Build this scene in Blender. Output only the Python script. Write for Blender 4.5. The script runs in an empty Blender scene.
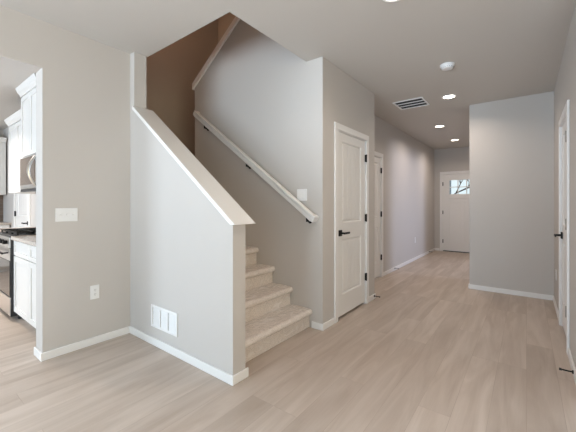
import bpy, bmesh, math, random
from mathutils import Vector, Matrix
random.seed(7)
S = bpy.context.scene
COL = S.collection
R = math.radians

# ------------------------------------------------------------------ camera
cam = bpy.data.cameras.new('camera'); cam_o = bpy.data.objects.new('camera', cam); COL.objects.link(cam_o)
cam.sensor_fit = 'HORIZONTAL'; cam.sensor_width = 36; cam.lens = 312.33 / 576 * 36
cam.shift_y = -12.0 / 576; cam.clip_start = 0.02
cam_o.location = (0, 0, 1.264); cam_o.rotation_euler = (R(90), 0, R(37.375))
S.camera = cam_o

# ------------------------------------------------------------------ world, exposure
w = bpy.data.worlds.new('sky'); S.world = w; w.use_nodes = True
bg = w.node_tree.nodes['Background']; bg.inputs[0].default_value = (0.84, 0.93, 1.0, 1); bg.inputs[1].default_value = 0.95
S.view_settings.view_transform = 'Standard'; S.view_settings.look = 'None'
S.view_settings.gamma = 1; S.view_settings.exposure = 0.23; S.view_settings.use_curve_mapping = False

# ------------------------------------------------------------------ daylight through the windows, and added fill lamps
def area(name, loc, rot, sx, sy, power, col, spread=180):
    l = bpy.data.lights.new(name, 'AREA'); l.shape = 'RECTANGLE'; l.size = sx; l.size_y = sy
    l.energy = power; l.color = col; l.spread = R(spread)
    o = bpy.data.objects.new(name, l); COL.objects.link(o); o.location = loc; o.rotation_euler = rot
    return o
area('daylight_south', (-1.5, -3.70, 1.14), (R(90), 0, 0), 2.3, 2.2, 46, (0.24, 0.62, 1.00))
area('daylight_south', (1.6, -3.70, 1.45), (R(90), 0, 0), 1.8, 1.7, 30, (0.24, 0.62, 1.00))
area('east_fill', (3.75, -1.3, 1.4), (R(90), 0, R(90)), 2.4, 1.7, 98.7, (1.00, 0.76, 0.45))  # fill lamp at an added, unseen window; lifts the walls facing east
area('uplight_fill', (-1.5, -3.72, .75), (R(126), 0, 0), 2.2, 1.2, 66, (0.87, 0.91, 1.00), 100)  # added uplight, tilted up to brighten the near ceiling
area('uplight_fill', (1.6, -3.72, 1.0), (R(126), 0, 0), 1.8, .8, 46, (0.87, 0.91, 1.00), 100)  # second added uplight for the ceiling
area('daylight_kitchen', (-5.8, -3.70, 1.5), (R(90), 0, 0), 2.2, 1.5, 240, (0.74, 0.84, 1.00))
area('daylight_study', (3.75, 6.9, 1.55), (R(84), 0, R(90)), 2.0, 1.3, 23, (0.70, 0.74, 1.00), 70)

# ------------------------------------------------------------------ materials
def mat(name, col, rough=0.5, metal=0.0, spec=0.5, noise=None, bump=None, coat=0):
    m = bpy.data.materials.new(name); m.use_nodes = True
    nt = m.node_tree; b = nt.nodes['Principled BSDF']
    b.inputs['Base Color'].default_value = (*col, 1); b.inputs['Roughness'].default_value = rough
    b.inputs['Metallic'].default_value = metal; b.inputs['Specular IOR Level'].default_value = spec
    b.inputs['Coat Weight'].default_value = coat
    tc = nt.nodes.new('ShaderNodeTexCoord')
    if noise:
        sc, amt = noise
        n = nt.nodes.new('ShaderNodeTexNoise'); n.inputs['Scale'].default_value = sc; n.inputs['Detail'].default_value = 4
        nt.links.new(tc.outputs['Object'], n.inputs['Vector'])
        r = nt.nodes.new('ShaderNodeValToRGB')
        r.color_ramp.elements[0].position = .3; r.color_ramp.elements[1].position = .7
        r.color_ramp.elements[0].color = (*[c * (1 - amt) for c in col], 1); r.color_ramp.elements[1].color = (*[min(1, c * (1 + amt)) for c in col], 1)
        nt.links.new(n.outputs['Fac'], r.inputs['Fac']); nt.links.new(r.outputs['Color'], b.inputs['Base Color'])
    if bump:
        sc, st, dist = bump
        n = nt.nodes.new('ShaderNodeTexNoise'); n.inputs['Scale'].default_value = sc; n.inputs['Detail'].default_value = 3
        nt.links.new(tc.outputs['Object'], n.inputs['Vector'])
        bp = nt.nodes.new('ShaderNodeBump'); bp.inputs['Strength'].default_value = st; bp.inputs['Distance'].default_value = dist
        nt.links.new(n.outputs['Fac'], bp.inputs['Height']); nt.links.new(bp.outputs['Normal'], b.inputs['Normal'])
    return m
def emit(name, col, st):
    m = bpy.data.materials.new(name); m.use_nodes = True; nt = m.node_tree
    b = nt.nodes['Principled BSDF']; b.inputs['Base Color'].default_value = (*col, 1)
    b.inputs['Emission Color'].default_value = (*col, 1); b.inputs['Emission Strength'].default_value = st
    return m
def glass_mat():
    m = bpy.data.materials.new('window_glass'); m.use_nodes = True; nt = m.node_tree
    nt.nodes.remove(nt.nodes['Principled BSDF']); out = nt.nodes['Material Output']
    t = nt.nodes.new('ShaderNodeBsdfTransparent'); t.inputs[0].default_value = (.95, .98, .97, 1)
    g = nt.nodes.new('ShaderNodeBsdfGlossy'); g.inputs['Roughness'].default_value = .02
    f = nt.nodes.new('ShaderNodeFresnel'); f.inputs[0].default_value = 1.45
    x = nt.nodes.new('ShaderNodeMixShader')
    nt.links.new(f.outputs[0], x.inputs[0]); nt.links.new(t.outputs[0], x.inputs[1]); nt.links.new(g.outputs[0], x.inputs[2])
    nt.links.new(x.outputs[0], out.inputs[0])
    return m
def floor_mat():
    m = bpy.data.materials.new('light_oak_planks'); m.use_nodes = True; nt = m.node_tree; L = nt.links.new
    b = nt.nodes['Principled BSDF']
    tc = nt.nodes.new('ShaderNodeTexCoord')
    mp = nt.nodes.new('ShaderNodeMapping'); mp.inputs['Rotation'].default_value = (0, 0, R(90))
    L(tc.outputs['Object'], mp.inputs['Vector'])
    br = nt.nodes.new('ShaderNodeTexBrick')
    br.offset = 0.37; br.offset_frequency = 3
    br.inputs['Scale'].default_value = 1.0; br.inputs['Brick Width'].default_value = 1.5; br.inputs['Row Height'].default_value = 0.18
    br.inputs['Mortar Size'].default_value = 0.0012; br.inputs['Mortar Smooth'].default_value = 0.3; br.inputs['Bias'].default_value = 0
    br.inputs['Color1'].default_value = (0, 0, 0, 1); br.inputs['Color2'].default_value = (1, 1, 1, 1); br.inputs['Mortar'].default_value = (.5, .5, .5, 1)
    L(mp.outputs['Vector'], br.inputs['Vector'])
    # long grain, shifted per plank
    mg = nt.nodes.new('ShaderNodeMapping'); mg.inputs['Scale'].default_value = (5, 0.6, 1)
    L(tc.outputs['Object'], mg.inputs['Vector'])
    ad = nt.nodes.new('ShaderNodeVectorMath'); ad.operation = 'MULTIPLY_ADD'
    ad.inputs[1].default_value = (3.1, 7.7, 0); L(br.outputs['Color'], ad.inputs[0]); L(mg.outputs['Vector'], ad.inputs[2])
    n1 = nt.nodes.new('ShaderNodeTexNoise'); n1.inputs['Scale'].default_value = 1.6; n1.inputs['Detail'].default_value = 5; n1.inputs['Distortion'].default_value = 1.3
    L(ad.outputs[0], n1.inputs['Vector'])
    mh = nt.nodes.new('ShaderNodeMapping'); mh.inputs['Scale'].default_value = (60, 2.2, 1)
    L(tc.outputs['Object'], mh.inputs['Vector'])
    n2 = nt.nodes.new('ShaderNodeTexNoise'); n2.inputs['Scale'].default_value = 2.0; n2.inputs['Detail'].default_value = 4
    L(mh.outputs['Vector'], n2.inputs['Vector'])
    r1 = nt.nodes.new('ShaderNodeValToRGB'); e = r1.color_ramp.elements
    e[0].position = .30; e[0].color = FLOOR_D; e[1].position = .72; e[1].color = FLOOR_L
    L(n1.outputs['Fac'], r1.inputs['Fac'])
    # plank tone
    r2 = nt.nodes.new('ShaderNodeValToRGB'); e = r2.color_ramp.elements
    e[0].color = (.90, .885, .87, 1); e[1].color = (1.06, 1.06, 1.06, 1)
    L(br.outputs['Color'], r2.inputs['Fac'])
    mx = nt.nodes.new('ShaderNodeMix'); mx.data_type = 'RGBA'; mx.blend_type = 'MULTIPLY'; mx.inputs[0].default_value = 1
    L(r1.outputs['Color'], mx.inputs[6]); L(r2.outputs['Color'], mx.inputs[7])
    r3 = nt.nodes.new('ShaderNodeValToRGB'); e = r3.color_ramp.elements
    e[0].position = .3; e[0].color = (.97, .965, .96, 1); e[1].position = .7; e[1].color = (1.015, 1.015, 1.015, 1)
    L(n2.outputs['Fac'], r3.inputs['Fac'])
    my = nt.nodes.new('ShaderNodeMix'); my.data_type = 'RGBA'; my.blend_type = 'MULTIPLY'; my.inputs[0].default_value = 1
    L(mx.outputs[2], my.inputs[6]); L(r3.outputs['Color'], my.inputs[7])
    mo = nt.nodes.new('ShaderNodeMix'); mo.data_type = 'RGBA'; mo.blend_type = 'MULTIPLY'
    mo.inputs[7].default_value = (.80, .77, .74, 1)
    L(br.outputs['Fac'], mo.inputs[0]); L(my.outputs[2], mo.inputs[6])
    L(mo.outputs[2], b.inputs['Base Color'])
    b.inputs['Roughness'].default_value = .42; b.inputs['Specular IOR Level'].default_value = .35
    bp = nt.nodes.new('ShaderNodeBump'); bp.inputs['Strength'].default_value = .08; bp.inputs['Distance'].default_value = .01
    L(n2.outputs['Fac'], bp.inputs['Height']); L(bp.outputs['Normal'], b.inputs['Normal'])
    return m
def tile_mat(name, c1, c2, grout, w, h):
    m = bpy.data.materials.new(name); m.use_nodes = True; nt = m.node_tree; L = nt.links.new
    b = nt.nodes['Principled BSDF']; tc = nt.nodes.new('ShaderNodeTexCoord')
    sp = nt.nodes.new('ShaderNodeSeparateXYZ'); L(tc.outputs['Object'], sp.inputs[0])
    ad = nt.nodes.new('ShaderNodeMath'); L(sp.outputs['X'], ad.inputs[0]); L(sp.outputs['Y'], ad.inputs[1])
    cb = nt.nodes.new('ShaderNodeCombineXYZ'); L(ad.outputs[0], cb.inputs['X']); L(sp.outputs['Z'], cb.inputs['Y'])
    br = nt.nodes.new('ShaderNodeTexBrick'); br.inputs['Scale'].default_value = 1
    br.inputs['Brick Width'].default_value = w; br.inputs['Row Height'].default_value = h; br.inputs['Mortar Size'].default_value = .003
    br.inputs['Color1'].default_value = (*c1, 1); br.inputs['Color2'].default_value = (*c2, 1); br.inputs['Mortar'].default_value = (*grout, 1)
    L(cb.outputs[0], br.inputs['Vector']); L(br.outputs['Color'], b.inputs['Base Color']); b.inputs['Roughness'].default_value = .25
    return m
def carpet_mat():
    m = mat('beige_carpet_under_film', (.76, .69, .635), .85, noise=(140, .22))
    nt = m.node_tree; b = nt.nodes['Principled BSDF']; L = nt.links.new
    tc = nt.nodes.new('ShaderNodeTexCoord')
    n = nt.nodes.new('ShaderNodeTexNoise'); n.inputs['Scale'].default_value = 170; n.inputs['Detail'].default_value = 3
    L(tc.outputs['Object'], n.inputs['Vector'])
    bp = nt.nodes.new('ShaderNodeBump'); bp.inputs['Strength'].default_value = .5; bp.inputs['Distance'].default_value = .006
    L(n.outputs['Fac'], bp.inputs['Height']); L(bp.outputs['Normal'], b.inputs['Normal'])
    # creased clear protective film
    mp = nt.nodes.new('ShaderNodeMapping'); mp.inputs['Scale'].default_value = (1.0, .55, 1.0); mp.inputs['Rotation'].default_value = (0, 0, .5)
    L(tc.outputs['Object'], mp.inputs['Vector'])
    n2 = nt.nodes.new('ShaderNodeTexNoise'); n2.inputs['Scale'].default_value = 14; n2.inputs['Detail'].default_value = 4; n2.inputs['Distortion'].default_value = 1.5
    L(mp.outputs['Vector'], n2.inputs['Vector'])
    b2 = nt.nodes.new('ShaderNodeBump'); b2.inputs['Strength'].default_value = .8; b2.inputs['Distance'].default_value = .03
    L(n2.outputs['Fac'], b2.inputs['Height']); L(b2.outputs['Normal'], b.inputs['Coat Normal'])
    rr = nt.nodes.new('ShaderNodeValToRGB'); e = rr.color_ramp.elements
    e[0].position = .54; e[0].color = (0, 0, 0, 1); e[1].position = .66; e[1].color = (1, 1, 1, 1)
    L(n2.outputs['Fac'], rr.inputs['Fac'])
    old = b.inputs['Base Color'].links[0].from_socket
    mm = nt.nodes.new('ShaderNodeMix'); mm.data_type = 'RGBA'; mm.inputs[7].default_value = (.84, .785, .745, 1)  # milky creases and their pale sheen painted into the carpet colour
    L(rr.outputs['Color'], mm.inputs[0]); L(old, mm.inputs[6]); L(mm.outputs[2], b.inputs['Base Color'])
    b.inputs['Coat Weight'].default_value = .8; b.inputs['Coat Roughness'].default_value = .14
    return m

FLOOR_D = (.46, .38, .32, 1); FLOOR_L = (.60, .52, .46, 1)
M = {}
M['wall'] = mat('warm_grey_paint', (.61, .578, .55), .75, spec=.25, bump=(220, .10, .002))
M['ceil'] = mat('ceiling_paint', (.615, .585, .55), .85, spec=.2, bump=(120, .15, .003))
M['trim'] = mat('white_trim_paint', (.88, .87, .86), .38)
M['door'] = mat('white_door_paint', (.86, .85, .835), .42)
M['plate'] = mat('white_plastic', (.88, .88, .88), .3)
M['slot'] = mat('dark_slot', (.03, .03, .03), .6)
M['black'] = mat('matte_black_metal', (.010, .010, .011), .5, spec=.3)
M['floor'] = floor_mat()
M['carpet'] = carpet_mat()
M['cab'] = mat('white_cabinet_paint', (.80, .79, .77), .4)
M['granite'] = mat('speckled_stone', (.55, .49, .44), .2, noise=(90, .4))
M['steel'] = mat('stainless_steel', (.62, .61, .60), .28, 1.0)
M['blackglass'] = mat('black_oven_glass', (.012, .012, .014), .08)
M['darkenamel'] = mat('dark_enamel', (.025, .027, .032), .35)
M['mwglass'] = mat('smoked_microwave_glass', (.16, .11, .08), .15, .4)
M['tile'] = tile_mat('brown_backsplash_tile', (.14, .10, .08), (.20, .15, .12), (.25, .21, .18), .15, .075)
M['lens'] = emit('lit_lamp_lens', (1.0, .90, .74), 9)
M['glass'] = glass_mat()
M['duct'] = mat('dark_duct', (.015, .014, .013), .8)
M['siding'] = mat('grey_siding', (.20, .23, .27), .7, noise=(3, .1))
M['roofing'] = mat('dark_shingle', (.10, .10, .11), .9, noise=(8, .2))
M['ground'] = mat('pale_concrete', (.45, .44, .42), .9, noise=(2, .1))
M['bark'] = mat('bark', (.10, .075, .06), .9, noise=(20, .2))

# ------------------------------------------------------------------ helpers
def new(): return bmesh.new()
def bx(bm, x0, x1, y0, y1, z0, z1):
    c = [(x, y, z) for x in sorted((x0, x1)) for y in sorted((y0, y1)) for z in sorted((z0, z1))]
    v = [bm.verts.new(p) for p in c]
    for f in ((0, 1, 3, 2), (4, 6, 7, 5), (0, 4, 5, 1), (2, 3, 7, 6), (0, 2, 6, 4), (1, 5, 7, 3)): bm.faces.new([v[i] for i in f])
    return bm
def prism(bm, pts, axis, a, b):
    """polygon of 2-D points extruded along an axis; the 2-D axes are the other two in order"""
    def P(p, t):
        return {'X': (t, p[0], p[1]), 'Y': (p[0], t, p[1]), 'Z': (p[0], p[1], t)}[axis]
    A = [bm.verts.new(P(p, a)) for p in pts]; B = [bm.verts.new(P(p, b)) for p in pts]
    bm.faces.new(A); bm.faces.new(B[::-1])
    n = len(pts)
    for i in range(n): bm.faces.new([A[i], B[i], B[(i + 1) % n], A[(i + 1) % n]])
    bmesh.ops.recalc_face_normals(bm, faces=bm.faces[:])
    return bm
def cyl(bm, p, q, r, n=16, r2=None):
    p, q = Vector(p), Vector(q); d = q - p
    m = Matrix.Translation((p + q) / 2) @ d.to_track_quat('Z', 'Y').to_matrix().to_4x4()
    bmesh.ops.create_cone(bm, cap_ends=True, segments=n, radius1=r, radius2=r if r2 is None else r2, depth=d.length, matrix=m)
    return bm
def lathe(bm, prof, n=28):
    """profile of (radius, z)"""
    rings = []
    for r, z in prof:
        rings.append([bm.verts.new((r * math.cos(2 * math.pi * i / n), r * math.sin(2 * math.pi * i / n), z)) for i in range(n)] if r > 1e-6 else [bm.verts.new((0, 0, z))])
    for a, b in zip(rings, rings[1:]):
        for i in range(n):
            j = (i + 1) % n
            q = [a[i % len(a)], a[j % len(a)], b[j % len(b)], b[i % len(b)]]
            u = []
            for v in q:
                if v not in u: u.append(v)
            if len(u) > 2: bm.faces.new(u)
    bmesh.ops.recalc_face_normals(bm, faces=bm.faces[:])
    return bm
def obj(name, bm, m, parent=None, bevel=0, seg=2, smooth=False):
    me = bpy.data.meshes.new(name); bm.to_mesh(me); bm.free(); me.materials.append(m)
    o = bpy.data.objects.new(name, me); COL.objects.link(o)
    if parent: o.parent = parent
    if smooth:
        for p in me.polygons: p.use_smooth = True
    if bevel:
        b = o.modifiers.new('bevel', 'BEVEL'); b.width = bevel; b.segments = seg; b.limit_method = 'ANGLE'; b.angle_limit = R(35)
    return o
def struct(name, bm, m, parent=None, **k):
    o = obj(name, bm, m, parent, **k)
    if parent is None: o['kind'] = 'structure'
    return o
def tag(o, label, cat, group=None):
    o['label'] = label; o['category'] = cat
    if group: o['group'] = group
    return o
def empty(name, loc=(0, 0, 0), rz=0):
    o = bpy.data.objects.new(name, None); COL.objects.link(o); o.location = loc; o.rotation_euler = (0, 0, rz); o.empty_display_size = .1
    return o
def thing(name, label, cat, loc=(0, 0, 0), rz=0, group=None): return tag(empty(name, loc, rz), label, cat, group)
def dup(root, loc, rz=None, label=None):
    r = root.copy(); COL.objects.link(r); r.location = loc
    if rz is not None: r.rotation_euler = (0, 0, rz)
    if label: r['label'] = label
    for ch in root.children:
        c = ch.copy(); COL.objects.link(c); c.parent = r
        for g in ch.children:
            d = g.copy(); COL.objects.link(d); d.parent = c
    return r
EAST, WEST, SOUTH = R(90), R(-90), 0.0      # a wall-mounted thing is built facing -Y (SOUTH) and turned

def wall_box(bm, ax, lo, hi, p0, p1, z0, z1, holes=()):
    """wall along axis ax from lo to hi, thickness p0..p1, with holes (a, b, za, zb)"""
    def b(a, c, za, zb):
        if c - a < 1e-5 or zb - za < 1e-5: return
        if ax == 'X': bx(bm, a, c, p0, p1, za, zb)
        else: bx(bm, p0, p1, a, c, za, zb)
    cur = lo
    for a, c, za, zb in sorted(holes):
        b(cur, a, z0, z1); b(a, c, z0, za); b(a, c, zb, z1); cur = c
    b(cur, hi, z0, z1)
    return bm

# ------------------------------------------------------------------ key planes
H = 2.74
XS = -3.098; XS2 = -3.265; YA = 0.798        # wall with the light switches, its thickness and its free end
YH, YH2, XHE = 1.50, 1.622, -1.63           # half wall beside the stairs
YR = 2.69                                   # handrail wall
XD = -1.62; YDE = 4.03                      # closet wall
XL = -2.0                                   # hall left wall
YE = 5.357; XEL = -0.678; XR = 0.285        # block closing the hall, right wall
YF = 9.2                                    # front wall
XO, YO = -1.814, 1.636                      # stairwell opening in the ceiling
XEND = -4.80; YUP = 4.03
KX = -8.28                                  # far kitchen wall
YS = -3.4; XE = 3.5
TOP = 5.3

# ------------------------------------------------------------------ floor, ceiling
struct('floor', bx(new(), KX - .15, XE + .15, YS - .15, YF + .15, -.12, 0), M['floor'])
bm = new()
bx(bm, KX - .15, XE + .15, YS - .15, YO, H, H + .30)
bx(bm, XO, XE + .15, YO, YF + .15, H, H + .30)
bx(bm, XEND - .12, XO, YUP, YF + .15, H, H + .30)
struct('ceiling', bm, M['ceil'])
struct('ceiling_upstairs', bx(new(), XEND - .12, 0.6, YH, YUP + .12, TOP, TOP + .1), M['ceil'])

# ------------------------------------------------------------------ walls
# opening to the kitchen runs from YA towards the camera side
struct('wall_left', wall_box(new(), 'Y', YS, YH, XS2, XS, 0, H, [(-2.3, YA, 0, 2.362)]), M['wall'])
struct('wall_kitchen', wall_box(new(), 'X', KX, -3.02, YH, YH2, 0, TOP, [(-7.36, -6.50, 0, 2.068)]), M['wall'])
# half wall with a sloped top, from the stub at -3.02 to XHE
SL = (2.205 - 1.105) / (3.06 - 1.62)
def cz(x): return 1.105 + SL * (-1.62 - x)
bm = prism(new(), [(-3.02, 0), (XHE, 0), (XHE, cz(XHE)), (-3.02, cz(-3.02))], 'Y', YH, YH2)
struct('wall_stair_half', bm, M['wall'])
th = math.atan(SL); up = (.032 / math.cos(th))
zt = 1.120; xb = -1.62 - (zt - 1.105) / SL           # the lower end is cut level
bm = prism(new(), [(-3.018, cz(-3.018) + .001), (xb, zt), (xb + up / SL, zt), (-3.018, cz(-3.018) + up)], 'Y', YH - .022, YH2 + .068)
struct('trim_half_wall_cap', bm, M['trim'], bevel=.003)
# handrail wall, its top following the upper flight
def uz(x): return 2.890 + .709 * (x + 3.70)
bm = prism(new(), [(-3.70, 0), (XD, 0), (XD, H - .001), (XO - .001, H - .001), (XO - .001, uz(XO)), (-3.70, uz(-3.70))], 'Y', YR, YR + .12)
struct('wall_stair', bm, M['wall'])
t2 = .085
bm = prism(new(), [(-3.73, uz(-3.73)), (XO - .003, uz(XO)), (XO - .003, uz(XO) + t2), (-3.73, uz(-3.73) + t2)], 'Y', YR - .025, YR + .145)
struct('trim_upper_wall_cap', bm, M['trim'], bevel=.004)
struct('wall_stair_end', bx(new(), XEND - .12, XEND, YH2, YUP + .12, 0, TOP), M['wall'])
struct('wall_upstairs', bx(new(), XEND, 0.6, YUP, YUP + .12, H + .3, TOP), M['wall'])
struct('wall_upstairs_east', bx(new(), .48, .6, YH2, YUP, H + .3, TOP), M['wall'])
struct('wall_upstairs_front', bx(new(), -3.02, .6, YH, YH2, H + .3, TOP), M['wall'])
# closet wall, its return, hall
CL0, CL1 = 2.988, 3.745
struct('wall_closet', wall_box(new(), 'Y', YR + .12, YDE - .12, XD - .12, XD, 0, H, [(CL0, CL1, 0, 2.068)]), M['wall'])
struct('wall_closet_return', bx(new(), XEND, XD, YDE - .12, YDE, 0, H), M['wall'])
D20, D21 = 4.548, 5.272
struct('wall_hall_left', wall_box(new(), 'Y', YDE, YF, XL - .12, XL, 0, H, [(D20, D21, 0, 2.068)]), M['wall'])
F0, F1 = -1.795, -.865
struct('wall_front', wall_box(new(), 'X', XL - .12, XE, YF, YF + .15, 0, H, [(F0, F1, 0, 2.06)]), M['wall'])
struct('wall_hall_end', bx(new(), XEL, XR, YE, YE + .12, 0, H), M['wall'])
struct('wall_entry_right', wall_box(new(), 'Y', YE + .12, YF, XEL, XEL + .12, 0, H, [(5.95, 7.95, 0, 2.2)]), M['wall'])
R0, R1 = 3.55, 4.295
struct('wall_right', wall_box(new(), 'Y', 2.62, YE + .12, XR, XR + .12, 0, H, [(R0, R1, 0, 2.068)]), M['wall'])
struct('wall_great_room_north', bx(new(), XR + .12, XE, 2.62, 2.74, 0, H), M['wall'])
EWIN = (-2.5, -.1, .6, 2.2); EWIN2 = (5.9, 7.9, .9, 2.2)
struct('wall_east', wall_box(new(), 'Y', YS, YF + .15, XE, XE + .15, 0, H, [EWIN, EWIN2]), M['wall'])
WIN = [(-2.6, -.4, .04, 2.25), (.7, 2.5, .6, 2.25), (-6.8, -4.8, .95, 2.25)]
struct('wall_south', wall_box(new(), 'X', KX, XE, YS - .15, YS, 0, H, WIN), M['wall'])
struct('wall_kitchen_far', bx(new(), KX - .15, KX, YS - .15, YH2, 0, H), M['wall'])

# ------------------------------------------------------------------ baseboards
BH, BT = .068, .014
def base(name, segs):
    bm = new()
    for x0, x1, y0, y1 in segs: bx(bm, x0, x1, y0, y1, 0.0005, BH)
    return struct(name, bm, M['trim'], bevel=.005)
base('baseboard_left', [(XS, XS + BT, YA - BT, YH - BT), (XS2 - BT, XS, YA - BT, YA), (XS, XS + BT, YS + BT, -2.3), (XS2 - BT, XS2, YA, .86)])
base('baseboard_half_wall', [(XS, XHE + BT, YH - BT, YH), (XHE, XHE + BT, YH, YH2 + .022), (-1.75, XHE, YH2, YH2 + .0)][:2])
base('baseboard_stair_wall', [(-1.745, XD + BT, YR - BT, YR)])
base('baseboard_closet', [(XD, XD + BT, YR, CL0 - .072), (XD, XD + BT, CL1 + .072, YDE + BT), (XL, XD, YDE, YDE + BT)])
base('baseboard_hall_left', [(XL, XL + BT, YDE + BT, D20 - .072), (XL, XL + BT, D21 + .072, YF)])
base('baseboard_front', [(XL + BT, F0 - .072, YF - BT, YF), (F1 + .072, XEL, YF - BT, YF)])
base('baseboard_hall_end', [(XEL - BT, XR - BT, YE - BT, YE), (XEL - BT, XEL, YE, 5.95), (XEL - BT, XEL, 7.95, YF - BT)])
base('baseboard_right', [(XR - BT, XE - BT, 2.62 - BT, 2.62), (XR - BT, XR, 2.62, R0 - .072), (XR - BT, XR, R1 + .072, YE)])
base('baseboard_south', [(XS + BT, XE, YS, YS + BT)])

# ------------------------------------------------------------------ doors
def hinge_bm(x, z):
    bm = new(); cyl(bm, (x, -.012, z - .048), (x, -.012, z + .048), .0085, 10)
    bx(bm, x - .012, x + .012, -.008, .004, z - .045, z + .045)
    return bm
def handle(root, x, z, d):
    """square rose with a lever pointing in direction d"""
    h = obj('handle', bx(new(), x - .033, x + .033, -.008, .006, z - .033, z + .033), M['black'], root, bevel=.003)
    bm = new(); cyl(bm, (x, -.006, z), (x, -.055, z), .011, 12)
    bx(bm, min(x - d * .012, x + d * .115), max(x - d * .012, x + d * .115), -.062, -.048, z - .011, z + .011)
    obj('lever', bm, M['black'], h, bevel=.003)
def casing(root, w, top, cw=.066):
    bm = new(); a = w / 2
    g = .004
    bx(bm, -a - cw, -a + g, -.017, 0, 0.001, top - g); bx(bm, a - g, a + cw, -.017, 0, 0.001, top - g); bx(bm, -a - cw, a + cw, -.017, 0, top - g, top + cw)
    obj('casing', bm, M['trim'], root, bevel=.005)
    bm = new()
    bx(bm, -a, -a + .010, .0, .118, .001, top); bx(bm, a - .010, a, .0, .118, .001, top); bx(bm, -a + .010, a - .010, .0, .118, top - .010, top)
    bx(bm, -a + .010, -a + .022, .046, .085, .001, top - .010); bx(bm, a - .022, a - .010, .046, .085, .001, top - .010); bx(bm, -a + .010, a - .010, .046, .085, top - .022, top - .010)
    obj('jamb', bm, M['trim'], root)
def panel_bm(x0, x1, z0, z1):
    """moulded frame with a raised field of vertical planks"""
    bm = new(); e = .028
    def ring(a, ya, b, yb):
        p = [(x0 + a, z0 + a), (x1 - a, z0 + a), (x1 - a, z1 - a), (x0 + a, z1 - a)]
        q = [(x0 + b, z0 + b), (x1 - b, z0 + b), (x1 - b, z1 - b), (x0 + b, z1 - b)]
        P = [bm.verts.new((u, ya, v)) for u, v in p]; Q = [bm.verts.new((u, yb, v)) for u, v in q]
        for i in range(4): bm.faces.new([P[i], P[(i + 1) % 4], Q[(i + 1) % 4], Q[i]])
    ring(0, .006, .010, .020); ring(.010, .020, .020, .020); ring(.020, .020, .036, .0095)
    n = 4; e = .036; wd = (x1 - x0 - 2 * e)
    bmesh.ops.recalc_face_normals(bm, faces=bm.faces[:])
    for i in range(n):
        a = x0 + e + wd * i / n; b = x0 + e + wd * (i + 1) / n; g = .003
        bx(bm, a + (g if i else 0), b - (g if i < n - 1 else 0), .0095, .022, z0 + e, z1 - e)
    bx(bm, x0, x1, .0225, .032, z0, z1)
    return bm
def two_panel_door(name, label, loc, rz, w, hinge, top=2.068, gap=.030):
    """hinge = +1 / -1: side of the hinges along local x"""
    r = empty(name, loc, rz); r['kind'] = 'structure'; r['label'] = label
    casing(r, w, top)
    a = w / 2 - .013; z0, z1 = gap, top - .014
    st = .116
    pz = [(.262, .875), (1.055, z1 - .095)]
    bm = new()
    bx(bm, -a, -a + st, .006, .041, z0, z1); bx(bm, a - st, a, .006, .041, z0, z1)
    for za, zb in ((z0, pz[0][0]), (pz[0][1], pz[1][0]), (pz[1][1], z1)): bx(bm, -a + st, a - st, .006, .041, za, zb)
    leaf = obj('door_leaf', bm, M['door'], r)
    for za, zb in pz: obj('panel', panel_bm(-a + st, a - st, za, zb), M['door'], leaf)
    for z in (.345, 1.09, 1.84): obj('hinge', hinge_bm(hinge * (w / 2 - .008), z), M['black'], r)
    handle(r, -hinge * (a - .062), .945, hinge)
    return r
two_panel_door('door_1', 'white two-panel closet door beside the foot of the stairs', (XD, (CL0 + CL1) / 2, 0), EAST, CL1 - CL0, 1)
two_panel_door('door_2', 'narrow-looking white door beyond the closet corner', (XL, (D20 + D21) / 2, 0), EAST, D21 - D20, 1)
two_panel_door('door_3', 'white two-panel door at the right edge', (XR, (R0 + R1) / 2, 0), WEST, R1 - R0, 1)
two_panel_door('door_4', 'white pantry door beyond the range', (-6.93, YH, 0), SOUTH, .86, -1)

# front door: three-over-three lite on top, two tall panels
r = empty('door_5', ((F0 + F1) / 2, YF, 0), SOUTH); r['kind'] = 'structure'; r['label'] = 'white front door with a small paned window'
W5 = F1 - F0; casing(r, W5, 2.06)
a = W5 / 2 - .010; lx = .30; lz0, lz1 = 1.525, 1.895
bm = new(); z0, z1 = .025, 2.046
bx(bm, -a, -lx, .004, .044, z0, z1); bx(bm, lx, a, .004, .044, z0, z1)
bx(bm, -lx, lx, .004, .044, lz1, z1); bx(bm, -lx, lx, .004, .044, 1.31, lz0); bx(bm, -lx, lx, .004, .044, z0, .24)
bx(bm, -.06, .06, .004, .044, .24, 1.31)
leaf = obj('door_leaf', bm, M['door'], r, bevel=.003)
for s in (-1, 1): obj('panel', bx(new(), min(s * .06, s * lx), max(s * .06, s * lx), .014, .036, .24, 1.31), M['door'], leaf)
obj('shelf_ledge', bx(new(), -lx - .05, lx + .05, -.012, .004, 1.42, 1.445), M['door'], leaf, bevel=.003)
bm = new()
for x in (-.1, .1): bx(bm, x - .009, x + .009, .008, .040, lz0, lz1)
bx(bm, -lx, lx, .008, .040, (lz0 + lz1) / 2 - .009, (lz0 + lz1) / 2 + .009)
obj('muntins', bm, M['door'], leaf)
obj('window_pane', bx(new(), -lx, lx, .022, .027, lz0, lz1), M['glass'], leaf)
for z in (.27, 1.04, 1.80): obj('hinge', hinge_bm(-W5 / 2 + .006, z), M['black'], r)
handle(r, a - .07, .96, -1)
obj('threshold', bx(new(), -W5 / 2 + .011, W5 / 2 - .011, .0, .118, .001, .018), M['darkenamel'], r)

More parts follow.
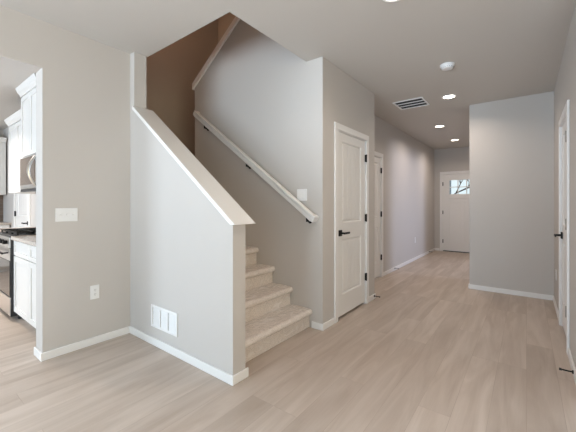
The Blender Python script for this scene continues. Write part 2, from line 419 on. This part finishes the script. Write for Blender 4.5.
# windows behind the camera
for k, (x0, x1, z0, z1) in enumerate(WIN + [EWIN, EWIN2]):
    c = (x0 + x1) / 2
    r = empty('window_%d' % (k + 1), (c, YS, z0) if k < 3 else (XE, c, z0), R(180) if k < 3 else WEST); r['kind'] = 'structure'
    hw = (x1 - x0) / 2; hh = z1 - z0
    bm = new()
    for u in (-hw, hw - .05): bx(bm, u, u + .05, .05, .11, 0, hh)
    for v in (0, hh - .05): bx(bm, -hw, hw, .05, .11, v, v + .05)
    bx(bm, -.02, .02, .05, .11, 0, hh)
    obj('window_frame', bm, M['trim'], r)
    obj('window_pane', bx(new(), -hw, hw, .078, .083, 0, hh), M['glass'], r)
    obj('window_sill', bx(new(), -hw - .05, hw + .05, -.03, .05, -.025, 0), M['trim'], r, bevel=.003)

# ------------------------------------------------------------------ staircase
RUN, RISE, X0 = .2475, .1895, -1.772
stair = thing('staircase', 'carpeted staircase in protective film climbing between the half wall and the handrail wall', 'stairs', (X0, (YH2 + YR) / 2, 0))
hw = (YR - YH2) / 2 - .004
def step_prof(k):
    """side profile of step k (tread with a rounded nosing over its riser), local x and z"""
    x = -RUN * k; z = RISE * (k + 1); zb = RISE * k
    pts = [(x, zb + (.001 if k == 0 else .0)), (x, z - .066)]
    cx, cz_ = x + .006, z - .032
    for i in range(11):
        t = -math.pi / 2 + math.pi * i / 10
        pts.append((cx + .030 * math.cos(t), cz_ + .032 * math.sin(t)))
    pts.append((x - .06, z + .004))
    pts += [(x - RUN - .01, z + .001), (x - RUN - .01, zb + .001)]
    return pts
NS = 8
for k in range(NS):
    o = obj('step', prism(new(), step_prof(k), 'Y', -hw, hw), M['carpet'], stair, bevel=.004)
bm = new(); bx(bm, XEND - X0 + .006, -RUN * NS, -hw, hw, RISE * 8 + .05, RISE * 9); bx(bm, -RUN * NS - .012, -RUN * NS, -hw, hw, RISE * 8 - .0, RISE * 9 - .05)
obj('landing', bm, M['carpet'], stair, bevel=.012)

# ------------------------------------------------------------------ handrail
rail = thing('handrail', 'white wooden handrail sloping up the stair wall on black brackets', 'handrail', (-1.66, YR, 0))
A = Vector((-3.60, 2.505)); B = Vector((-1.690, 1.122))
dr = (B - A).normalized(); nr = Vector((-dr.y, dr.x))
yo = -.066
def rail_bm(n0, n1, y0, y1, ea=0, eb=0):
    a = A - dr * ea; b = B + dr * eb
    p = [a + nr * n0, b + nr * n0, b + nr * n1, a + nr * n1]
    return prism(new(), [(q.x + 1.66, q.y) for q in p], 'Y', y0, y1)
bm = rail_bm(-.042, .000, yo - .016, yo + .016)
for n0, n1, hw_ in ((.008, .032, .029), (-.002, .010, .009)):
    m2 = bpy.data.meshes.new('profile'); b2 = rail_bm(n0, n1, yo - hw_, yo + hw_); b2.to_mesh(m2); b2.free(); bm.from_mesh(m2); bpy.data.meshes.remove(m2)
obj('rail', bm, M['trim'], rail, bevel=.005, seg=3)
for e, (p, s) in enumerate(((A, 1), (B, -1))):
    q = p + dr * s * .0
    c = [q - dr * .022 * 1 + nr * -.036, q + dr * .022 + nr * -.036, q + dr * .022 + nr * .030, q - dr * .022 + nr * .030]
    obj('wall_return', prism(new(), [(v.x + 1.66, v.y) for v in c], 'Y', yo - .018, -.001), M['trim'], rail, bevel=.006)
def on_rail(x): return A.y + (x - A.x) * dr.y / dr.x
for x in (-3.40, -2.62, -1.765):
    z = on_rail(x) - .052
    bm = new(); cyl(bm, (x + 1.66, -.001, z - .040), (x + 1.66, -.010, z - .040), .021, 18)
    cyl(bm, (x + 1.66, -.008, z - .040), (x + 1.66, yo + .01, z - .03), .010, 12)
    cyl(bm, (x + 1.66, yo + .004, z - .040), (x + 1.66, yo, z + .012), .010, 12)
    obj('bracket', bm, M['black'], rail, smooth=False)

# ------------------------------------------------------------------ plates on the walls
def plate(name, label, cat, loc, rz, w, h, kind, n=1, group=None):
    r = thing(name, label, cat, loc, rz, group)
    obj('face_plate', bx(new(), -w / 2, w / 2, -.006, -.0005, -h / 2, h / 2), M['plate'], r, bevel=.003)
    for i in range(n):
        u = (i - (n - 1) / 2) * .046
        if kind == 'toggle':
            bm = bx(new(), u - .006, u + .006, -.0072, -.005, -.013, .013); obj('toggle_slot', bm, M['trim'], r)
            bm = prism(new(), [(-.005, -.008), (-.016, .006), (-.015, .012), (-.005, .008)], 'X', u - .004, u + .004)
            obj('toggle', bm, M['plate'], r)
        elif kind == 'rocker':
            obj('rocker', prism(new(), [(-.005, -.033), (-.0115, -.033), (-.007, .033), (-.005, .033)], 'X', u - .0165, u + .0165), M['plate'], r, bevel=.001)
        else:
            for s in (-1, 1):
                z = s * .0195
                q = obj('socket', cyl(new(), (0, -.005, z), (0, -.0085, z), .0165, 20), M['plate'], r)
                bm = new()
                for x in (-.006, .006): bx(bm, x - .001, x + .001, -.0092, -.008, z - .001, z + .008)
                cyl(bm, (0, -.0092, z - .008), (0, -.008, z - .008), .0025, 8)
                obj('slot', bm, M['slot'], q)
    return r
plate('light_switch', 'wide white triple toggle switch plate on the wall left of the half wall', 'light switch', (XS, .965, 1.173), EAST, .16, .114, 'toggle', 3)
plate('light_switch', 'white double switch plate above the lower end of the handrail', 'light switch', (-1.868, YR, 1.359), SOUTH, .125, .122, 'rocker', 2)
plate('wall_outlet', 'white outlet low on the wall under the triple switch', 'outlet', (XS, 1.181, .470), EAST, .074, .124, 'outlet')
plate('wall_outlet', 'white outlet low on the hallway wall towards the front door', 'outlet', (XL, 7.34, .452), EAST, .074, .124, 'outlet')
plate('wall_outlet', 'white outlet low on the right wall between the door and the corner', 'outlet', (XR, 4.93, .415), WEST, .074, .124, 'outlet')

# ------------------------------------------------------------------ return-air grille in the half wall
g = thing('air_grille', 'white three-bay return air grille low in the half wall', 'vent', (-2.494, YH, .262), SOUTH)
GW, GH = .404, .196
bm = new(); e = .022
for s in (-1, 1):
    bx(bm, s * GW / 2, s * (GW / 2 - e), -.010, -.0005, -GH / 2, GH / 2); bx(bm, -GW / 2 + e, GW / 2 - e, -.010, -.0005, s * GH / 2, s * (GH / 2 - e))
obj('frame', bm, M['plate'], g, bevel=.003)
obj('backing', bx(new(), -GW / 2 + e, GW / 2 - e, -.0015, -.0005, -GH / 2 + e, GH / 2 - e), M['slot'], g)
iw = GW - 2 * e
for s in (-1, 1): obj('mullion', bx(new(), s * iw / 6 - .008, s * iw / 6 + .008, -.009, -.0015, -GH / 2 + e, GH / 2 - e), M['plate'], g)
for b in range(3):
    xa = -iw / 2 + iw * b / 3 + (.016 if b else .008); xb = -iw / 2 + iw * (b + 1) / 3 - (.008 if b < 2 else .0)
    bm = new(); n = 14
    for i in range(n):
        z = -GH / 2 + e + (GH - 2 * e) * (i + .5) / n
        prism(bm, [(-.0085, z - .0048), (-.0075, z - .0056), (-.002, z + .0040), (-.003, z + .0048)], 'X', xa, xb)
    obj('louvre', bm, M['plate'], g)

# ------------------------------------------------------------------ ceiling fixtures
cv = thing('ceiling_vent', 'square white return vent with three dark slots in the hallway ceiling', 'vent', (-1.345, 4.74, H))
cv.location.z = H
VW, VD = .42, .41; e = .024
bm = new()
for s in (-1, 1):
    bx(bm, s * VW / 2, s * (VW / 2 - e), -VD / 2, VD / 2, -.012, -.0005); bx(bm, -VW / 2 + e, VW / 2 - e, s * VD / 2, s * (VD / 2 - e), -.012, -.0005)
obj('frame', bm, M['plate'], cv, bevel=.003)
obj('backing', bx(new(), -VW / 2 + e, VW / 2 - e, -VD / 2 + e, VD / 2 - e, -.002, -.0005), M['duct'], cv)
iv = VD - 2 * e
for s in (-1, 1): obj('slat', bx(new(), -VW / 2 + e, VW / 2 - e, s * iv / 6 - .007, s * iv / 6 + .007, -.010, -.002), M['plate'], cv)

sd = thing('smoke_detector', 'round white smoke detector on the hallway ceiling', 'smoke detector', (-.668, 3.66, H))
obj('body', lathe(new(), [(0, -.046), (.040, -.046), (.052, -.042), (.060, -.028), (.066, -.012), (.066, -.0005), (0, -.0005)]), M['plate'], sd, smooth=False)
obj('base_ring', lathe(new(), [(.066, -.012), (.073, -.010), (.073, -.0005), (.066, -.0005)]), M['plate'], sd)
bm = new()
for i in range(18):
    t = 2 * math.pi * i / 18
    cyl(bm, (.0585 * math.cos(t), .0585 * math.sin(t), -.0335), (.062 * math.cos(t), .062 * math.sin(t), -.0335), .003, 6)
obj('sensor_slots', bm, M['slot'], sd)
obj('test_button', cyl(new(), (.015, 0, -.046), (.015, 0, -.049), .010, 14), M['plate'], sd)

def downlight(loc, label):
    d = thing('downlight', label, 'ceiling light', loc, 0, 'recessed hallway downlights')
    obj('trim_ring', lathe(new(), [(.072, -.006), (.080, -.009), (.092, -.006), (.094, -.0005), (.072, -.0005)], 36), M['plate'], d)
    obj('lens', lathe(new(), [(0, -.004), (.072, -.004), (.072, -.001), (0, -.001)], 36), M['lens'], d)
    return d
dl = downlight((-.846, 4.749, H), 'round recessed ceiling light between the smoke detector and the hall end wall')
spots = [(-.846, 4.749), (-1.31, 6.45), (-1.315, 8.05), (-.735, 2.19)]
dup(dl, (-1.31, 6.45, H), label='round recessed ceiling light halfway down the far hall, second before the front door')
dup(dl, (-1.315, 8.05, H), label='small-looking recessed ceiling light closest to the front door')
dup(dl, (-.735, 2.19, H), label='recessed ceiling light at the top edge, nearest the viewer')
for x, y in spots:
    l = bpy.data.lights.new('downlight_beam', 'AREA'); l.shape = 'DISK'; l.size = .13; l.energy = 6.9; l.color = (1.00, 0.84, 0.71); l.spread = R(150)
    o = bpy.data.objects.new('downlight_beam', l); COL.objects.link(o); o.location = (x, y, H - .012)
# unseen fill lamps added under the great room ceiling, behind the viewer
for x, y in ((-1.9, -.6), (1.0, .3), (-1.9, -2.4), (1.0, -2.2)):
    l = bpy.data.lights.new('great_room_fill', 'AREA'); l.shape = 'DISK'; l.size = .13; l.energy = 14 if x < 0 else 29; l.color = (0.82, 0.91, 1.00); l.spread = R(95)
    o = bpy.data.objects.new('great_room_fill', l); COL.objects.link(o); o.location = (x, y, H - .012)
for x, y in ((-5.6, .3), (-5.6, -1.6)):  # unseen fill lamps added to brighten the kitchen floor and ceiling
    l = bpy.data.lights.new('kitchen_fill', 'AREA'); l.shape = 'DISK'; l.size = .13; l.energy = 27; l.color = (1, .90, .80); l.spread = R(120)
    o = bpy.data.objects.new('kitchen_fill', l); COL.objects.link(o); o.location = (x, y, H - .012)
# upstairs ceiling lamp
l = bpy.data.lights.new('upstairs_lamp', 'AREA'); l.shape = 'DISK'; l.size = .25; l.energy = 9; l.color = (1.00, 0.56, 0.32)
o = bpy.data.objects.new('upstairs_lamp', l); COL.objects.link(o); o.location = (-4.35, 2.3, TOP - .05)

# ------------------------------------------------------------------ door stops on the baseboards
def doorstop(loc, rz, label):
    d = thing('door_stop', label, 'door stop', loc, rz, 'black door stops')
    bm = new(); cyl(bm, (0, -.0005, 0), (0, -.008, 0), .013, 14); cyl(bm, (0, -.008, 0), (0, -.066, 0), .0055, 12)
    obj('rod', bm, M['black'], d)
    obj('rubber_tip', cyl(new(), (0, -.066, 0), (0, -.080, 0), .009, 12), M['slot'], d)
    return d
doorstop((XD + BT, 3.985, .045), EAST, 'black door stop on the baseboard at the closet corner')
doorstop((XL + BT, 5.93, .045), EAST, 'black door stop on the hallway baseboard past the second door')
doorstop((XL + BT, 8.55, .045), EAST, 'tiny black door stop on the baseboard near the front door')
doorstop((XR - BT, 3.055, .045), WEST, 'black door stop on the right wall baseboard at the right edge')

# ------------------------------------------------------------------ kitchen
def shaker(bm, x0, x1, z0, z1, y, fw=.055):
    """shaker front, face at y, facing -Y"""
    bx(bm, x0, x0 + fw, y, y + .02, z0, z1); bx(bm, x1 - fw, x1, y, y + .02, z0, z1)
    bx(bm, x0 + fw, x1 - fw, y, y + .02, z0, z0 + fw); bx(bm, x0 + fw, x1 - fw, y, y + .02, z1 - fw, z1)
    bx(bm, x0 + fw, x1 - fw, y + .009, y + .02, z0 + fw, z1 - fw)
    return bm
def base_cabinet(label, w, loc, rz, depth=.60):
    r = thing('base_cabinet', label, 'cabinet', loc, rz, 'white kitchen base cabinets')
    bm = bx(new(), -w / 2, w / 2, -depth, -.001, .10, .878); bx(bm, -w / 2, w / 2, -depth + .075, -.001, .001, .10)
    obj('body', bm, M['cab'], r)
    n = max(1, round(w / .5)); ww = w / n
    for i in range(n):
        a = -w / 2 + ww * i + .004; b = -w / 2 + ww * (i + 1) - .004
        obj('drawer', shaker(new(), a, b, .715, .868, -depth - .02, .04), M['cab'], r, bevel=.002)
        obj('door', shaker(new(), a, b, .110, .705, -depth - .02), M['cab'], r, bevel=.002)
    return r
def upper_cabinet(label, w, z0, z1, depth, loc, rz, crown=.09, nd=None, flare=True):
    r = thing('wall_cabinet', label, 'cabinet', loc, rz, 'white kitchen wall cabinets')
    obj('body', bx(new(), -w / 2, w / 2, -depth, -.001, z0, z1), M['cab'], r)
    n = nd or max(1, round(w / .42)); ww = w / n
    for i in range(n): obj('door', shaker(new(), -w / 2 + ww * i + .004, -w / 2 + ww * (i + 1) - .004, z0 + .004, z1 - .02, -depth - .02), M['cab'], r, bevel=.002)
    c = crown; e_ = .5 * c
    prof = [(-.001, z1), (-depth - .020, z1), (-depth - .026, z1 + .2 * c), (-depth - .02 - e_ * .55, z1 + .42 * c), (-depth - .02 - e_ * .95, z1 + .85 * c), (-depth - .02 - e_, z1 + c), (-.001, z1 + c)]
    bm = prism(new(), prof, 'X', -w / 2 - (.03 if flare else 0), w / 2)
    obj('crown', bm, M['cab'], r, bevel=.004)
    return r
RX0, RX1 = -5.160, -4.400
base_cabinet('white shaker base cabinet between the range and the grey wall', 1.125, (-3.8315, YH, 0), SOUTH)
base_cabinet('white shaker base cabinet on the far side of the range', .80, (-5.572, YH, 0), SOUTH)
base_cabinet('white base cabinet along the far kitchen wall', 2.4, (KX, .28, 0), EAST)
upper_cabinet('tall white wall cabinet with crown above the microwave', .76, 1.855, 2.640, .375, ((RX0 + RX1) / 2, YH, 0), SOUTH, .10)
upper_cabinet('white wall cabinet right of the microwave', 1.125, 1.42, 2.40, .33, (-3.8315, YH, 0), SOUTH)
upper_cabinet('shorter white wall cabinet left of the microwave', .86, 1.42, 2.40, .33, (-5.594, YH, 0), SOUTH)
upper_cabinet('white wall cabinet on the far kitchen wall', 2.4, 1.44, 2.44, .33, (KX, .28, 0), EAST)
o = obj('countertop', bx(new(), -4.394, XS2 - .004, YH - .645, YH - .002, .880, .918), M['granite'], bevel=.004)
tag(o, 'speckled stone countertop right of the range', 'countertop')
o = obj('countertop', bx(new(), -5.97, RX0 - .006, YH - .645, YH - .002, .880, .918), M['granite'], bevel=.004)
tag(o, 'short stone countertop left of the range', 'countertop')
o = obj('countertop', bx(new(), KX + .010, KX + .645, -.92, YH - .002, .880, .918), M['granite'], bevel=.004)
tag(o, 'pale countertop along the far kitchen wall', 'countertop')
o = obj('backsplash', bx(new(), KX + .001, KX + .009, -.92, YH - .001, .919, 1.438), M['tile']); tag(o, 'brown tile backsplash above the far counter', 'backsplash')
o = obj('backsplash', bx(new(), -5.97, XS2, YH - .0018, YH - .0005, .919, 1.405), M['tile']); o.name = 'backsplash'
tag(o, 'brown tile backsplash behind the range', 'backsplash')

rg = thing('range', 'stainless gas range with black grates and black oven door', 'stove', ((RX0 + RX1) / 2, YH - .005, 0), SOUTH)
rw = .376
bm = bx(new(), -rw, rw, -.636, 0, .05, .905)
for sx in (-1, 1):
    for y in (-.55, -.05): cyl(bm, (sx * (rw - .05), y, .001), (sx * (rw - .05), y, .05), .02, 10)
obj('body', bm, M['darkenamel'], rg)
obj('cooktop', bx(new(), -rw, rw, -.645, -.001, .9055, .922), M['darkenamel'], rg, bevel=.004)
obj('control_panel', prism(new(), [(-.6365, .79), (-.655, .79), (-.645, .905), (-.6365, .905)], 'X', -rw, rw), M['steel'], rg, bevel=.004)
for i in range(5): obj('knob', cyl(new(), (-.28 + .14 * i, -.650, .848), (-.28 + .14 * i, -.685, .851), .021, 18), M['black'], rg)
dr_ = obj('oven_door', bx(new(), -rw, rw, -.641, -.6365, .265, .785), M['darkenamel'], rg, bevel=.004)
obj('oven_glass', bx(new(), -rw + .004, rw - .004, -.646, -.6415, .275, .650), M['blackglass'], dr_)
obj('door_trim', bx(new(), -rw + .001, rw - .001, -.646, -.6415, .655, .783), M['steel'], dr_)
bm = new(); cyl(bm, (-rw + .05, -.695, .735), (rw - .05, -.695, .735), .011, 14)
for s in (-1, 1): cyl(bm, (s * (rw - .07), -.645, .735), (s * (rw - .07), -.695, .735), .008, 10)
obj('oven_handle', bm, M['black'], dr_)
obj('drawer', bx(new(), -rw, rw, -.645, -.6365, .06, .255), M['steel'], rg, bevel=.004)
for k in range(3):
    bm = new(); x0 = -rw + .012 + .243 * k; x1 = x0 + .232; zt = .955
    for y in (-.58, -.05): bx(bm, x0, x1, y - .007, y + .007, zt - .014, zt)
    for x in (x0, (x0 + x1) / 2 - .007, x1 - .014): bx(bm, x, x + .014, -.58, -.05, zt - .014, zt)
    for y in (-.44, -.19): bx(bm, x0, x1, y - .006, y + .006, zt - .014, zt)
    for x in (x0 + .007, x1 - .007):
        for y in (-.573, -.057): bx(bm, x - .007, x + .007, y - .007, y + .007, .922, zt - .014)
    obj('grate', bm, M['black'], rg)
for x in (-.24, 0, .24):
    for y in (-.44, -.19): obj('burner', cyl(new(), (x, y, .922), (x, y, .937), .042, 20), M['black'], rg)

mw = thing('microwave', 'over-the-range microwave with smoked door and bowed handle under the tall cabinet', 'microwave', ((RX0 + RX1) / 2, YH - .003, 1.415), SOUTH)
obj('body', bx(new(), -.378, .378, -.375, 0, 0, .425), M['steel'], mw, bevel=.003)
d_ = obj('door', bx(new(), -.378, .378, -.40, -.3755, .035, .425), M['steel'], mw, bevel=.003)
obj('door_glass', bx(new(), -.370, .25, -.403, -.4005, .085, .418), M['mwglass'], d_)
obj('vent_strip', bx(new(), -.378, .378, -.398, -.3755, .001, .032), M['darkenamel'], mw)
bm = new(); pts = []
for i in range(13):
    t = i / 12; pts.append((.285, -.405 - .065 * math.sin(math.pi * t), .06 + .34 * t))
for p, q in zip(pts, pts[1:]): cyl(bm, p, q, .015, 12)
obj('handle', bm, M['steel'], d_)

# ------------------------------------------------------------------ outside the front door
struct('ground', bx(new(), -30, 30, YF + .16, 60, -.3, -.15), M['ground'])
h = thing('neighbour_house', 'grey house seen through the front door window', 'house', (-9.5, 26, -.15))
obj('wall', bx(new(), -4, 4.5, -3, 3, 0, 5), M['siding'], h)
obj('roof', prism(new(), [(-4.5, 5), (5.0, 5), (.25, 7.6)], 'Y', -3.4, 3.4), M['roofing'], h)
obj('window', bx(new(), 1.0, 2.2, -3.06, -3.001, 2.0, 3.4), M['trim'], h)
tr = thing('bare_tree', 'bare tree seen through the front door window', 'tree', (-3.6, 17.5, -.15))
bm = new(); cyl(bm, (0, 0, 0), (.1, 0, 2.4), .11, 10, .08)
obj('trunk', bm, M['bark'], tr)
bm = new()
def branch(p, d, l, r, n):
    q = p + d * l; cyl(bm, p, q, r, 6, r * .6)
    if n:
        for _ in range(3):
            v = (d + Vector((random.uniform(-.8, .8), random.uniform(-.8, .8), random.uniform(-.2, .6)))).normalized()
            branch(q, v, l * random.uniform(.6, .85), r * .6, n - 1)
for k in range(4): branch(Vector((.1, 0, 1.4 + .3 * k)), Vector((math.cos(k * 1.8), math.sin(k * 1.8), .8)).normalized(), .9, .05, 4)
obj('branches', bm, M['bark'], tr)
